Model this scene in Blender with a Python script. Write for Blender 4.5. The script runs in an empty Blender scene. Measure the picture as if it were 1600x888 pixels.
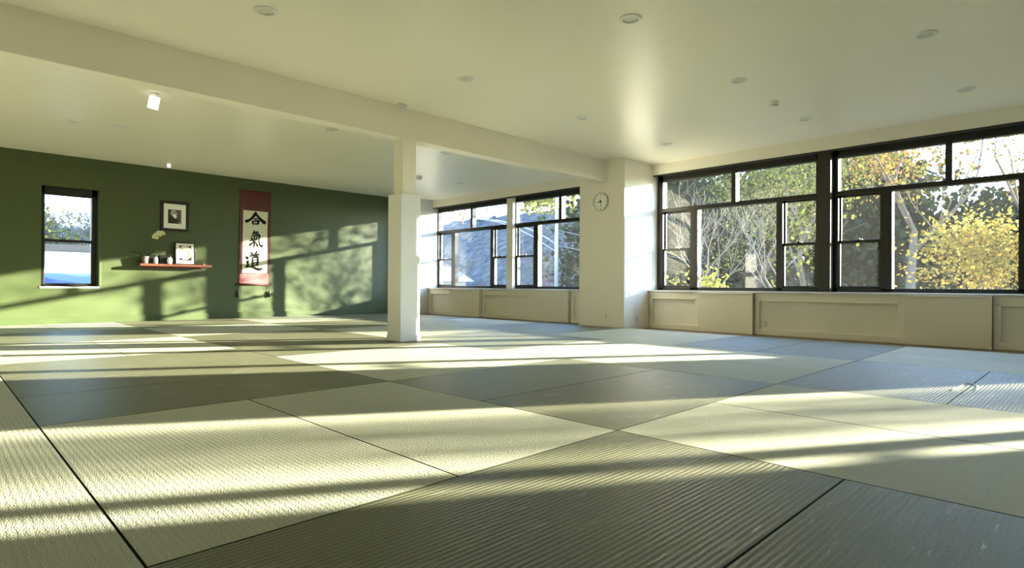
import bpy, bmesh, math, random
from mathutils import Vector, Matrix
C = bpy.context.scene.collection
random.seed(7)
R = math.radians

# ------------------------------------------------------------------ camera, sky, sun, exposure
CAM_H = 0.7018
cam = bpy.data.objects.new('camera', bpy.data.cameras.new('camera'))
C.objects.link(cam)
rt = Vector((0.70879942, -0.7053836, 0.00611217))
up = Vector((-0.00669751, 0.00193488, 0.9999757))
fw = Vector((0.70537828, 0.70882314, 0.00335287))
cam.matrix_world = Matrix(((rt.x, up.x, -fw.x, 0), (rt.y, up.y, -fw.y, 0), (rt.z, up.z, -fw.z, CAM_H), (0, 0, 0, 1)))
cam.data.sensor_width = 36.0
cam.data.lens = 36.0 * 915.98 / 1600.0
cam.data.clip_start = 0.02
cam.data.clip_end = 600
bpy.context.scene.camera = cam

SUN_DIR = Vector((1.0, -0.585, 0.206)).normalized()      # towards the sun
SUN_STRENGTH = 15.0
SKY_STRENGTH = 0.5
EXPOSURE = 2.08
sun = bpy.data.objects.new('sun', bpy.data.lights.new('sun', 'SUN'))
C.objects.link(sun)
sun.data.energy = SUN_STRENGTH
sun.data.angle = R(0.6)
sun.data.color = (1.0, 0.93, 0.74)
sun.rotation_euler = SUN_DIR.to_track_quat('Z', 'Y').to_euler()
sun.location = (30, -17, 12)

w = bpy.data.worlds.new('world'); bpy.context.scene.world = w; w.use_nodes = True
nt = w.node_tree; nt.nodes.clear()
sky = nt.nodes.new('ShaderNodeTexSky'); sky.sky_type = 'NISHITA'; sky.sun_disc = False
sky.sun_elevation = R(30); sky.sun_rotation = math.atan2(SUN_DIR.x, SUN_DIR.y)
sky.air_density = 1.0; sky.dust_density = 0.2; sky.ozone_density = 3.0
bg = nt.nodes.new('ShaderNodeBackground'); bg.inputs['Strength'].default_value = SKY_STRENGTH
ow = nt.nodes.new('ShaderNodeOutputWorld')
nt.links.new(sky.outputs[0], bg.inputs[0]); nt.links.new(bg.outputs[0], ow.inputs[0])

vs = bpy.context.scene.view_settings
vs.view_transform = 'Standard'; vs.look = 'None'; vs.gamma = 1.0; vs.use_curve_mapping = False
vs.exposure = EXPOSURE

# ------------------------------------------------------------------ materials
def srgb(r, g, b):
    f = lambda c: (c / 255 / 12.92) if c / 255 <= 0.04045 else ((c / 255 + 0.055) / 1.055) ** 2.4
    return (f(r), f(g), f(b), 1)

def new_mat(name):
    m = bpy.data.materials.new(name); m.use_nodes = True
    n = m.node_tree; b = n.nodes['Principled BSDF']
    return m, n, b

def mat(name, col, rough=0.6, metal=0.0, var=0.06, vscale=6.0, bump=0.0, bscale=60.0, spec=0.5, emit=None):
    m, n, b = new_mat(name)
    col = tuple(col[:3]) + (1,)
    tc = n.nodes.new('ShaderNodeTexCoord')
    no = n.nodes.new('ShaderNodeTexNoise'); no.inputs['Scale'].default_value = vscale; no.inputs['Detail'].default_value = 4
    mr = n.nodes.new('ShaderNodeMapRange'); mr.inputs['To Min'].default_value = 1 - var; mr.inputs['To Max'].default_value = 1 + var
    mx = n.nodes.new('ShaderNodeVectorMath'); mx.operation = 'SCALE'; mx.inputs[0].default_value = col[:3]
    n.links.new(tc.outputs['Object'], no.inputs['Vector']); n.links.new(no.outputs['Fac'], mr.inputs['Value'])
    n.links.new(mr.outputs[0], mx.inputs['Scale']); n.links.new(mx.outputs[0], b.inputs['Base Color'])
    b.inputs['Roughness'].default_value = rough; b.inputs['Metallic'].default_value = metal
    b.inputs['Specular IOR Level'].default_value = spec
    if bump:
        n2 = n.nodes.new('ShaderNodeTexNoise'); n2.inputs['Scale'].default_value = bscale; n2.inputs['Detail'].default_value = 3
        bp = n.nodes.new('ShaderNodeBump'); bp.inputs['Strength'].default_value = bump; bp.inputs['Distance'].default_value = 0.004
        n.links.new(tc.outputs['Object'], n2.inputs['Vector']); n.links.new(n2.outputs['Fac'], bp.inputs['Height'])
        n.links.new(bp.outputs[0], b.inputs['Normal'])
    if emit:
        b.inputs['Emission Color'].default_value = emit[0]; b.inputs['Emission Strength'].default_value = emit[1]
    return m

def mat_tatami(name, col, rough, ribs_along, spec, scuff, rib_w, grain_w):
    """vinyl tatami: ribs along one local axis with a woven grain"""
    m, n, b = new_mat(name)
    L = n.links
    tc = n.nodes.new('ShaderNodeTexCoord')
    wv = n.nodes.new('ShaderNodeTexWave'); wv.wave_type = 'BANDS'; wv.bands_direction = 'X' if ribs_along == 'Y' else 'Y'
    wv.inputs['Scale'].default_value = 15.2; wv.inputs['Distortion'].default_value = 0.45; wv.inputs['Detail'].default_value = 2
    wv.inputs['Detail Scale'].default_value = 1.0
    L.new(tc.outputs['Object'], wv.inputs['Vector'])
    mp = n.nodes.new('ShaderNodeMapping')
    mp.inputs['Scale'].default_value = (220, 90, 90) if ribs_along == 'Y' else (90, 220, 90)
    L.new(tc.outputs['Object'], mp.inputs['Vector'])
    gr = n.nodes.new('ShaderNodeTexNoise'); gr.inputs['Scale'].default_value = 1.0; gr.inputs['Detail'].default_value = 2
    L.new(mp.outputs[0], gr.inputs['Vector'])
    ad = n.nodes.new('ShaderNodeMath'); ad.operation = 'MULTIPLY_ADD'; ad.inputs[1].default_value = grain_w
    rw = n.nodes.new('ShaderNodeMath'); rw.operation = 'MULTIPLY'; rw.inputs[1].default_value = rib_w; L.new(wv.outputs['Fac'], rw.inputs[0])
    L.new(gr.outputs['Fac'], ad.inputs[0]); L.new(rw.outputs[0], ad.inputs[2])
    bp = n.nodes.new('ShaderNodeBump'); bp.inputs['Strength'].default_value = 0.9; bp.inputs['Distance'].default_value = 0.0025
    L.new(ad.outputs[0], bp.inputs['Height']); L.new(bp.outputs[0], b.inputs['Normal'])
    # colour: grain, slow variation between mats, scuffs
    big = n.nodes.new('ShaderNodeTexNoise'); big.inputs['Scale'].default_value = 1.3; big.inputs['Detail'].default_value = 5
    L.new(tc.outputs['Object'], big.inputs['Vector'])
    oi = n.nodes.new('ShaderNodeObjectInfo')
    s1 = n.nodes.new('ShaderNodeMapRange'); s1.inputs['To Min'].default_value = 0.86; s1.inputs['To Max'].default_value = 1.14
    L.new(big.outputs['Fac'], s1.inputs['Value'])
    s2 = n.nodes.new('ShaderNodeMapRange'); s2.inputs['To Min'].default_value = 0.94; s2.inputs['To Max'].default_value = 1.06
    L.new(oi.outputs['Random'], s2.inputs['Value'])
    s3 = n.nodes.new('ShaderNodeMapRange'); s3.inputs['From Min'].default_value = 0.3; s3.inputs['From Max'].default_value = 0.7
    s3.inputs['To Min'].default_value = 0.88; s3.inputs['To Max'].default_value = 1.12
    L.new(gr.outputs['Fac'], s3.inputs['Value'])
    m1 = n.nodes.new('ShaderNodeMath'); m1.operation = 'MULTIPLY'; L.new(s1.outputs[0], m1.inputs[0]); L.new(s2.outputs[0], m1.inputs[1])
    m2 = n.nodes.new('ShaderNodeMath'); m2.operation = 'MULTIPLY'; L.new(m1.outputs[0], m2.inputs[0]); L.new(s3.outputs[0], m2.inputs[1])
    sc = n.nodes.new('ShaderNodeVectorMath'); sc.operation = 'SCALE'; sc.inputs[0].default_value = col[:3]
    L.new(m2.outputs[0], sc.inputs['Scale'])
    # scuffs: thin streaks of a stretched noise
    mp2 = n.nodes.new('ShaderNodeMapping'); mp2.inputs['Scale'].default_value = (2.4, 24, 1); mp2.inputs['Rotation'].default_value = (0, 0, 0.7)
    L.new(tc.outputs['Object'], mp2.inputs['Vector'])
    sn = n.nodes.new('ShaderNodeTexNoise'); sn.noise_dimensions = '4D'; sn.inputs['Scale'].default_value = 1.6; sn.inputs['Detail'].default_value = 6; sn.inputs['Roughness'].default_value = 0.7
    wm = n.nodes.new('ShaderNodeMath'); wm.operation = 'MULTIPLY'; wm.inputs[1].default_value = 37.0
    L.new(oi.outputs['Random'], wm.inputs[0]); L.new(wm.outputs[0], sn.inputs['W'])
    L.new(mp2.outputs[0], sn.inputs['Vector'])
    th = n.nodes.new('ShaderNodeMapRange'); th.inputs['From Min'].default_value = 0.61; th.inputs['From Max'].default_value = 0.68; th.inputs['To Max'].default_value = scuff
    L.new(sn.outputs['Fac'], th.inputs['Value'])
    mix = n.nodes.new('ShaderNodeMix'); mix.data_type = 'RGBA'; mix.inputs[7].default_value = (0.62, 0.63, 0.55, 1)
    L.new(th.outputs[0], mix.inputs[0]); L.new(sc.outputs[0], mix.inputs[6]); L.new(mix.outputs[2], b.inputs['Base Color'])
    b.inputs['Roughness'].default_value = rough; b.inputs['Specular IOR Level'].default_value = spec
    return m

def mat_glass(name, haze=0.02):
    m = bpy.data.materials.new(name); m.use_nodes = True; n = m.node_tree; n.nodes.clear()
    out = n.nodes.new('ShaderNodeOutputMaterial'); tr = n.nodes.new('ShaderNodeBsdfTransparent')
    tr.inputs[0].default_value = (0.97, 0.985, 0.975, 1)
    gl = n.nodes.new('ShaderNodeBsdfGlossy'); gl.inputs['Roughness'].default_value = 0.03
    lw = n.nodes.new('ShaderNodeLayerWeight'); lw.inputs['Blend'].default_value = 0.5
    pw = n.nodes.new('ShaderNodeMath'); pw.operation = 'POWER'; pw.inputs[1].default_value = 4.5
    fr = n.nodes.new('ShaderNodeMath'); fr.operation = 'MULTIPLY_ADD'; fr.inputs[1].default_value = 0.8; fr.inputs[2].default_value = 0.035
    n.links.new(lw.outputs['Facing'], pw.inputs[0]); n.links.new(pw.outputs[0], fr.inputs[0])
    mx = n.nodes.new('ShaderNodeMixShader')
    n.links.new(fr.outputs[0], mx.inputs[0]); n.links.new(tr.outputs[0], mx.inputs[1]); n.links.new(gl.outputs[0], mx.inputs[2])
    df = n.nodes.new('ShaderNodeBsdfTranslucent'); df.inputs[0].default_value = (0.8, 0.8, 0.8, 1)
    m2 = n.nodes.new('ShaderNodeMixShader'); m2.inputs[0].default_value = haze
    n.links.new(mx.outputs[0], m2.inputs[1]); n.links.new(df.outputs[0], m2.inputs[2])
    n.links.new(m2.outputs[0], out.inputs[0])
    return m

def mat_leaf(name, c1, c2, c3, trans=0.3, k=0.55):
    c1, c2, c3 = [(c[0]*k, c[1]*k, c[2]*k, 1) for c in (c1, c2, c3)]
    m = bpy.data.materials.new(name); m.use_nodes = True; n = m.node_tree; n.nodes.clear()
    out = n.nodes.new('ShaderNodeOutputMaterial'); ge = n.nodes.new('ShaderNodeNewGeometry')
    rp = n.nodes.new('ShaderNodeValToRGB'); e = rp.color_ramp.elements
    e[0].color = c1; e[1].color = c3; x = e.new(0.5); x.color = c2
    n.links.new(ge.outputs['Random Per Island'], rp.inputs[0])
    d = n.nodes.new('ShaderNodeBsdfDiffuse'); t = n.nodes.new('ShaderNodeBsdfTranslucent'); mx = n.nodes.new('ShaderNodeMixShader')
    mx.inputs[0].default_value = trans
    n.links.new(rp.outputs[0], d.inputs[0]); n.links.new(rp.outputs[0], t.inputs[0])
    n.links.new(d.outputs[0], mx.inputs[1]); n.links.new(t.outputs[0], mx.inputs[2]); n.links.new(mx.outputs[0], out.inputs[0])
    return m

def mat_rock(name, a, b_, scale=0.5):
    m, n, b = new_mat(name)
    tc = n.nodes.new('ShaderNodeTexCoord')
    mp = n.nodes.new('ShaderNodeMapping'); mp.inputs['Scale'].default_value = (1, 1, 2.2)
    v = n.nodes.new('ShaderNodeTexVoronoi'); v.feature = 'DISTANCE_TO_EDGE'; v.inputs['Scale'].default_value = scale
    no = n.nodes.new('ShaderNodeTexNoise'); no.inputs['Scale'].default_value = scale * 2.5; no.inputs['Detail'].default_value = 8
    n.links.new(tc.outputs['Object'], mp.inputs[0]); n.links.new(mp.outputs[0], v.inputs['Vector']); n.links.new(mp.outputs[0], no.inputs['Vector'])
    mu = n.nodes.new('ShaderNodeMath'); mu.operation = 'MULTIPLY'; mu.inputs[1].default_value = 1.6
    ad = n.nodes.new('ShaderNodeMath'); ad.operation = 'ADD'; ad.use_clamp = True
    n.links.new(no.outputs['Fac'], mu.inputs[0])
    sb = n.nodes.new('ShaderNodeMath'); sb.operation = 'SUBTRACT'; sb.inputs[1].default_value = 0.42
    n.links.new(mu.outputs[0], sb.inputs[0]); n.links.new(sb.outputs[0], ad.inputs[0]); n.links.new(v.outputs['Distance'], ad.inputs[1])
    mx = n.nodes.new('ShaderNodeMix'); mx.data_type = 'RGBA'; mx.inputs[6].default_value = a; mx.inputs[7].default_value = b_
    n.links.new(ad.outputs[0], mx.inputs[0]); n.links.new(mx.outputs[2], b.inputs['Base Color'])
    bp = n.nodes.new('ShaderNodeBump'); bp.inputs['Strength'].default_value = 1.0; bp.inputs['Distance'].default_value = 0.4
    n.links.new(ad.outputs[0], bp.inputs['Height']); n.links.new(bp.outputs[0], b.inputs['Normal'])
    b.inputs['Roughness'].default_value = 0.9
    return m

CREAM = (0.85, 0.81, 0.69)
M = dict(
    ceiling=mat('ceiling_paint', (0.86, 0.83, 0.70), 0.36, var=0.015, vscale=2, bump=0.25, bscale=90, spec=0.35),
    cream=mat('cream_wall_paint', CREAM, 0.5, var=0.02, vscale=2, bump=0.08, bscale=40, spec=0.35),
    panel=mat('cream_panel_paint', (0.86, 0.81, 0.68), 0.5, var=0.03, vscale=3, bump=0.1, bscale=30, spec=0.4),
    white=mat('white_wall_paint', (0.80, 0.79, 0.76), 0.5, var=0.015, bump=0.05, bscale=40, spec=0.35),
    green=mat('green_wall_paint', (0.068, 0.091, 0.034), 0.42, var=0.05, vscale=2, bump=0.1, bscale=70, spec=0.45),
    greenbase=mat('green_baseboard_paint', (0.06, 0.085, 0.03), 0.4, var=0.03),
    subfloor=mat('brown_subfloor', (0.20, 0.13, 0.07), 0.6, var=0.15, vscale=5),
    frame=mat('black_window_metal', (0.009, 0.008, 0.006), 0.38, var=0.1, spec=0.5),
    brownframe=mat('dark_brown_trim', (0.02, 0.016, 0.010), 0.45, var=0.1),
    glass=mat_glass('window_glass', 0.003),
    pale=mat_tatami('green_tatami_lit_tone', (0.43, 0.44, 0.34), 0.6, 'Y', 0.25, 0.25, 0.22, 1.4),  # one green vinyl, coloured paler for the sun its ribs catch
    dark=mat_tatami('green_tatami_shaded_tone', (0.150, 0.152, 0.095), 0.46, 'X', 0.30, 0.60, 0.85, 0.8),  # same vinyl, coloured darker where its ribs catch less sun
    matside=mat('mat_edge_vinyl', (0.035, 0.04, 0.025), 0.9, spec=0.05),
    plastic=mat('white_plastic', (0.78, 0.77, 0.72), 0.35, var=0.01),
    can=mat('grey_lamp_lens', (0.62, 0.61, 0.54), 0.4, var=0.02),
    shadowgap=mat('dark_slot', (0.04, 0.04, 0.035), 0.6),
    black=mat('black_lacquer', (0.010, 0.010, 0.009), 0.3, var=0.1),
    matboard=mat('white_mat_board', (0.90, 0.90, 0.82), 0.7, var=0.01),
    wood=mat('red_brown_shelf_wood', (0.15, 0.050, 0.030), 0.35, var=0.25, vscale=9),
    maroon=mat('maroon_scroll_silk', (0.095, 0.020, 0.015), 0.6, var=0.1, vscale=30, bump=0.1, bscale=200),
    pink=mat('rose_scroll_silk', (0.46, 0.17, 0.17), 0.5, var=0.14, vscale=14),
    paper=mat('ivory_scroll_paper', (0.70, 0.68, 0.52), 0.75, var=0.05, vscale=8),
    ink=mat('black_ink', (0.006, 0.006, 0.005), 0.7, var=0.05, spec=0.15),
    rust=mat('rust_ink', (0.30, 0.13, 0.08), 0.6, var=0.05),
    greytone=mat('photo_grey', (0.10, 0.10, 0.08), 0.5, var=0.3, vscale=30),
    skintone=mat('photo_pale_grey', (0.42, 0.42, 0.34), 0.5, var=0.3, vscale=60),
    photodark=mat('photo_dark', (0.018, 0.018, 0.013), 0.5, var=0.2),
    tan=mat('tan_print', (0.42, 0.30, 0.15), 0.6, var=0.3, vscale=50),
    petal=mat('pale_yellow_petal', (0.66, 0.66, 0.36), 0.5, var=0.1),
    stem=mat('dark_green_leaf', (0.018, 0.030, 0.012), 0.4, var=0.2),
    pot=mat('mauve_grey_ceramic', (0.20, 0.155, 0.14), 0.3, var=0.08, vscale=25),
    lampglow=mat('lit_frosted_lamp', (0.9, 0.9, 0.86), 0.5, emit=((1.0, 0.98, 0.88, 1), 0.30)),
    brass=mat('dull_brass', (0.35, 0.25, 0.10), 0.35, metal=0.9, var=0.1),
    steel=mat('galvanised_steel', (0.45, 0.46, 0.48), 0.4, metal=0.3, var=0.05),
    bark=mat('grey_brown_bark', (0.16, 0.12, 0.09), 0.9, var=0.35, vscale=12, spec=0.2),
    palebark=mat('pale_bark', (0.22, 0.185, 0.15), 0.85, var=0.3, vscale=10, spec=0.2),
    grass=mat('dry_grass', (0.05, 0.055, 0.03), 0.95, var=0.4, vscale=0.6, spec=0.1),
    rock=mat_rock('blue_grey_rock', srgb(20, 25, 34), srgb(104, 106, 112), 0.55),
    ridge=mat_rock('dark_scrub', (0.03, 0.035, 0.022, 1), (0.09, 0.085, 0.05, 1), 0.8),
    roof=mat('slate_blue_roof', srgb(84, 100, 140), 0.7, var=0.12, vscale=3),
    siding=mat('pale_siding', srgb(205, 205, 215), 0.7, var=0.05, vscale=3),
    stucco=mat('lit_stone_wall', srgb(214, 208, 196), 0.9, var=0.25, vscale=4),
    darkglass=mat('dark_house_window', (0.03, 0.04, 0.06), 0.2),
    yellow=mat_leaf('yellow_leaves', srgb(200, 160, 62), srgb(226, 200, 110), srgb(130, 124, 62)),
    amber=mat_leaf('amber_leaves', srgb(176, 120, 66), srgb(190, 160, 84), srgb(120, 118, 62)),
    olive=mat_leaf('olive_leaves', srgb(108, 116, 60), srgb(150, 150, 74), srgb(84, 96, 56)),
    dusk=mat_leaf('dark_evergreen_leaves', srgb(50, 62, 52), srgb(70, 84, 66), srgb(92, 96, 70), 0.2),
    cliffleaf=mat_leaf('gold_green_leaves', srgb(230, 208, 110), srgb(180, 176, 84), srgb(96, 110, 64)),
)

# ------------------------------------------------------------------ mesh helpers (world coordinates)
def box(bm, a, b, bev=0.0, mi=0):
    x0, y0, z0 = (min(a[i], b[i]) for i in range(3)); x1, y1, z1 = (max(a[i], b[i]) for i in range(3))
    v = [bm.verts.new(p) for p in ((x0,y0,z0),(x1,y0,z0),(x1,y1,z0),(x0,y1,z0),(x0,y0,z1),(x1,y0,z1),(x1,y1,z1),(x0,y1,z1))]
    fs = [bm.faces.new([v[i] for i in q]) for q in ((0,3,2,1),(4,5,6,7),(0,1,5,4),(1,2,6,5),(2,3,7,6),(3,0,4,7))]
    for f in fs: f.material_index = mi
    if bev:
        es = list({e for f in fs for e in f.edges})
        bmesh.ops.bevel(bm, geom=es, offset=bev, segments=2, affect='EDGES', profile=0.5)
    return bm

def tube(bm, pts, rads, n=8, cap=True, mi=0):
    pts = [Vector(p) for p in pts]
    if not hasattr(rads, '__len__'): rads = [rads] * len(pts)
    rings = []
    prev = None
    for i, p in enumerate(pts):
        d = (pts[min(i+1, len(pts)-1)] - pts[max(i-1, 0)])
        d = d.normalized() if d.length > 1e-9 else Vector((0,0,1))
        if prev is None:
            a = d.orthogonal().normalized()
        else:
            a = (prev - d * prev.dot(d)); a = a.normalized() if a.length > 1e-6 else d.orthogonal().normalized()
        prev = a; b = d.cross(a)
        rings.append([bm.verts.new(p + (a*math.cos(2*math.pi*k/n) + b*math.sin(2*math.pi*k/n)) * rads[i]) for k in range(n)])
    for i in range(len(rings)-1):
        for k in range(n):
            f = bm.faces.new((rings[i][k], rings[i][(k+1)%n], rings[i+1][(k+1)%n], rings[i+1][k])); f.smooth = True; f.material_index = mi
    if cap:
        bm.faces.new(rings[0][::-1]).material_index = mi; bm.faces.new(rings[-1]).material_index = mi
    return bm

def lathe(bm, prof, n=32, axis='Z', origin=(0,0,0), mi=0, cap=True):
    """prof: list of (radius, height)"""
    o = Vector(origin); rings = []
    for r, h in prof:
        ring = []
        for k in range(n):
            a = 2*math.pi*k/n; c, s = math.cos(a)*r, math.sin(a)*r
            p = {'Z': (c, s, h), 'X': (h, c, s), 'Y': (s, h, c)}[axis]
            ring.append(bm.verts.new(o + Vector(p)))
        rings.append(ring)
    for i in range(len(rings)-1):
        for k in range(n):
            f = bm.faces.new((rings[i][k], rings[i][(k+1)%n], rings[i+1][(k+1)%n], rings[i+1][k])); f.smooth = True; f.material_index = mi
    if cap:
        if prof[0][0] > 1e-6: bm.faces.new(rings[0][::-1]).material_index = mi
        if prof[-1][0] > 1e-6: bm.faces.new(rings[-1]).material_index = mi
    return bm

def BM(): return bmesh.new()

def obj(name, bm, mats, parent=None, origin=None, smooth=False):
    """links bm (world coordinates) as one mesh object; its origin is the parent's or ORIGIN"""
    if parent is not None: off = Vector(parent['_o'])
    else: off = Vector(origin or (0, 0, 0))
    bmesh.ops.recalc_face_normals(bm, faces=bm.faces)
    bm.transform(Matrix.Translation(-off))
    me = bpy.data.meshes.new(name); bm.to_mesh(me); bm.free()
    for m in (mats if isinstance(mats, (list, tuple)) else [mats]): me.materials.append(m)
    o = bpy.data.objects.new(name, me); C.objects.link(o)
    if parent is not None: o.parent = parent
    else: o.location = off
    ORIG[o.name] = off.copy()
    o['_o'] = tuple(off)
    return o
ORIG = {}

def tag(o, label=None, cat=None, group=None, kind=None):
    if label: o['label'] = label
    if cat: o['category'] = cat
    if group: o['group'] = group
    if kind: o['kind'] = kind
    return o

def thing(name, label, cat, loc=(0,0,0), group=None, kind=None):
    o = bpy.data.objects.new(name, None); C.objects.link(o); o.location = loc
    o.empty_display_size = 0.1
    o['_o'] = tuple(loc)
    return tag(o, label, cat, group, kind)

def struct(name, bm, m, origin=None):
    return tag(obj(name, bm, m, origin=origin), kind='structure')

def copy_tree(o, loc, parent=None):
    c = o.copy(); C.objects.link(c)
    if parent is None: c.location = loc; c['_o'] = tuple(loc)
    else: c.parent = parent
    for ch in list(o.children): copy_tree(ch, None, c)
    return c

# ------------------------------------------------------------------ room dimensions (metres)
X0, XW = -3.0, 9.70          # inner left wall, outer face of window wall
YE, YG = -3.50, 12.70        # wall behind the camera, green wall
ZC = 2.925; ZF = -0.04
XP = 8.47                    # inner face of the piers
XS = 9.36                    # inner face of lintel
XPAN = 9.30                  # panelling under windows

b = BM(); box(b, (X0-.2, YE-.2, -0.35), (XW, YG+.2, ZF)); struct('floor', b, M['subfloor'])
b = BM(); box(b, (X0-.2, YE-.2, ZC), (XW+.3, YG+.2, ZC+.25)); struct('ceiling', b, M['ceiling'])
b = BM(); box(b, (X0-.2, YE, ZF), (X0, YG, ZC)); struct('wall_left', b, M['cream'])
b = BM(); box(b, (X0-.2, YE-.2, ZF), (XW, YE, ZC)); struct('wall_front', b, M['cream'])
# green wall with the opening of its sash window
GX0, GX1, GZ0, GZ1 = 1.352, 2.165, 0.645, 2.372
b = BM()
box(b, (X0-.2, YG, ZF), (GX0, YG+.25, ZC)); box(b, (GX1, YG, ZF), (XW, YG+.25, ZC))
box(b, (GX0, YG, ZF), (GX1, YG+.25, GZ0)); box(b, (GX0, YG, GZ1), (GX1, YG+.25, ZC))
struct('wall_back', b, M['green'])
b = BM(); box(b, (X0, YG-.016, ZF), (XP, YG, 0.115), bev=0.003); struct('baseboard_back', b, M['greenbase'])

# window wall: parapet below, lintel above, piers between
b = BM(); box(b, (XPAN, YE, ZF), (XW, YG, 0.615)); box(b, (XS, YE, 2.735), (XW, YG, ZC))
struct('wall_right', b, M['panel'] if False else M['cream'])
PIERS = [(5.78, 6.76), (-0.98, 0.02)]
for i, (a, c) in enumerate(PIERS):
    b = BM(); box(b, (XP, a, ZF), (XW, c, ZC)); struct('trim_%d' % (i+1), b, M['cream'])
b = BM(); box(b, (XP, 12.37, ZF), (XW, YG, ZC)); struct('trim_3', b, M['white'])
# beam and its column
b = BM(); box(b, (X0, 6.15, 2.54), (XP, 6.345, ZC), bev=0.004); struct('trim_4', b, M['cream'])
b = BM(); box(b, (4.185, 6.15, 1.84), (4.384, 6.345, 2.54), bev=0.003)
col = struct('trim_5', b, M['cream'])
b = BM(); box(b, (4.14, 6.115, 0.0), (4.435, 6.405, 1.848), bev=0.007); box(b, (4.133, 6.108, 0.0), (4.442, 6.412, 0.075), bev=0.004)
struct('trim_6', b, M['white'])
# pier skirting
b = BM(); box(b, (XP-.012, 5.768, ZF), (XPAN-.02, 5.78, 0.03)); box(b, (XP-.012, 5.768, ZF), (XP, 6.76, 0.03)); struct('baseboard_right', b, M['panel'])
# dark brown soffit trim under lintel
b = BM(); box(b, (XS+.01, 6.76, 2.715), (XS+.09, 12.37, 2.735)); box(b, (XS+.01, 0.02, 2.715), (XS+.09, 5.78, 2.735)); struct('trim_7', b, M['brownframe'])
# sill
b = BM(); box(b, (XPAN-.075, 0.02, 0.612), (9.60, 5.78, 0.640), bev=0.004); struct('trim_8', b, M['white'])
b = BM(); box(b, (XPAN-.075, 6.76, 0.612), (9.60, 12.37, 0.640), bev=0.004); struct('trim_9', b, M['white'])
b = BM(); box(b, (XPAN-.075, YE, 0.612), (9.60, -0.98, 0.640), bev=0.004); struct('trim_10', b, M['white'])

# framed panelling under the sills (rails and stiles), and raised radiator covers
def panelling(name, y0, y1):
    b = BM(); x0, x1 = XPAN-.045, XPAN+.002
    box(b, (x0, y0, 0.50), (x1, y1, 0.612), bev=0.004)
    box(b, (x0-.01, y0, ZF), (x1, y1, 0.05), bev=0.006)
    box(b, (x0-.004, y0, 0.488), (x1, y1, 0.502), bev=0.004)
    for a in (y0, y1-.07): box(b, (x0, a, 0.04), (x1, a+.07, 0.52), bev=0.004)
    return struct(name, b, M['panel'])
def rad_cover(y0, y1, label):
    t = thing('radiator_cover', label, 'radiator cover', (XPAN-.06, (y0+y1)/2, ZF), 'painted radiator covers under the windows')
    b = BM(); box(b, (XPAN-.10, y0, ZF), (XPAN-.002, y1, 0.61), bev=0.004); obj('cover_panel', b, M['panel'], t)
    b = BM(); box(b, (XPAN-.118, y0-.012, ZF), (XPAN-.10, y0+.02, 0.61), bev=0.003); box(b, (XPAN-.118, y0, 0.588), (XPAN-.10, y1, 0.61), bev=0.003); obj('edge_moulding', b, M['panel'], t)
    return t
n = 11
for y0, y1 in ((5.77, 4.80), (3.86, 1.86), (0.93, 0.03), (12.36, 11.35), (10.30, 8.60), (7.60, 6.77), (-0.99, -3.35)):
    panelling('trim_%d' % n, min(y0, y1), max(y0, y1)); n += 1
rad_cover(3.88, 4.80, 'cream radiator cover beside the clock pier, under the widest near window')
rad_cover(0.95, 1.86, 'cream radiator cover nearest the camera, under the window with yellow trees')
rad_cover(10.33, 11.33, 'cream radiator cover under the farthest window, beyond the column')
rad_cover(7.63, 8.58, 'cream radiator cover just beyond the clock pier')

# ------------------------------------------------------------------ windows
GXP = 9.60                                                # glass plane
def window_unit(idx, y1, w=2.76, sash_marks=True):
    t = thing('window_%d' % idx, None, None, (GXP, y1 - w/2, 0.64), kind='structure')
    f0, f1 = 9.53, 9.66
    y0 = y1 - w
    b = BM()
    box(b, (f0, y0, 2.645), (f1, y1, 2.735), 0.004)                        # head
    box(b, (f0+.02, y0, 2.60+.03), (f1-.01, y1, 2.66), 0.003)
    box(b, (f0, y0, 0.638), (f1, y1, 0.697), 0.004)                        # bottom
    box(b, (f0, y0, 0.64), (f1, y0+.075, 2.735), 0.004); box(b, (f0, y1-.075, 0.64), (f1, y1, 2.735), 0.004)
    box(b, (f0-.01, y0, 2.065), (f1, y1, 2.135), 0.004)                    # transom
    q2 = 2.10                                              # far lower post
    ps = [(.62, .76), (q2, q2+.10)]
    for a, c in ps: box(b, (f0, y1-c, 0.66), (f1, y1-a, 2.10), 0.004)
    box(b, (f0, y1-1.44, 2.10), (f1, y1-1.36, 2.66), 0.004)
    obj('window_frame', b, M['frame'], t)
    def pane(ya, yb, z0, z1, x=GXP, par=None):
        g = BM(); box(g, (x, ya, z0), (x+.006, yb, z1)); return obj('pane', g, M['glass'], par or t)
    pane(y1-1.37, y1-.07, 2.12, 2.65); pane(y0+.07, y1-1.43, 2.12, 2.65)
    pane(y1-q2-.01, y1-.75, 0.69, 2.075)
    for ya, yb in ((y1-.625, y1-.07), (y0+.07, y1-q2-.095)):              # double-hung pairs
        for (z0, z1, xx) in ((1.36, 2.07, GXP+.02), (0.69, 1.40, GXP-.03)):
            s = BM(); e = .028
            box(s, (xx-.018, ya, z0), (xx+.018, yb, z0+.04), .003); box(s, (xx-.018, ya, z1-(.04 if z1 < 2 else e)), (xx+.018, yb, z1), .003)
            box(s, (xx-.018, ya, z0), (xx+.018, ya+e, z1), .003); box(s, (xx-.018, yb-e, z0), (xx+.018, yb, z1), .003)
            so = obj('sash', s, M['frame'], t)
            pane(ya+e-.003, yb-e+.003, z0+.035, z1-.03, xx, so)
            if z1 < 2:
                ym = (ya+yb)/2
                l = BM(); box(l, (xx-.03, ym-.035, z1), (xx+.01, ym+.035, z1+.012), .003); box(l, (xx-.02, ym-.008, z1+.01), (xx+.0, ym+.03, z1+.024), .003)
                obj('latch', l, M['steel'] if yb > y1-1 else M['frame'], so)
    return t
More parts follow.
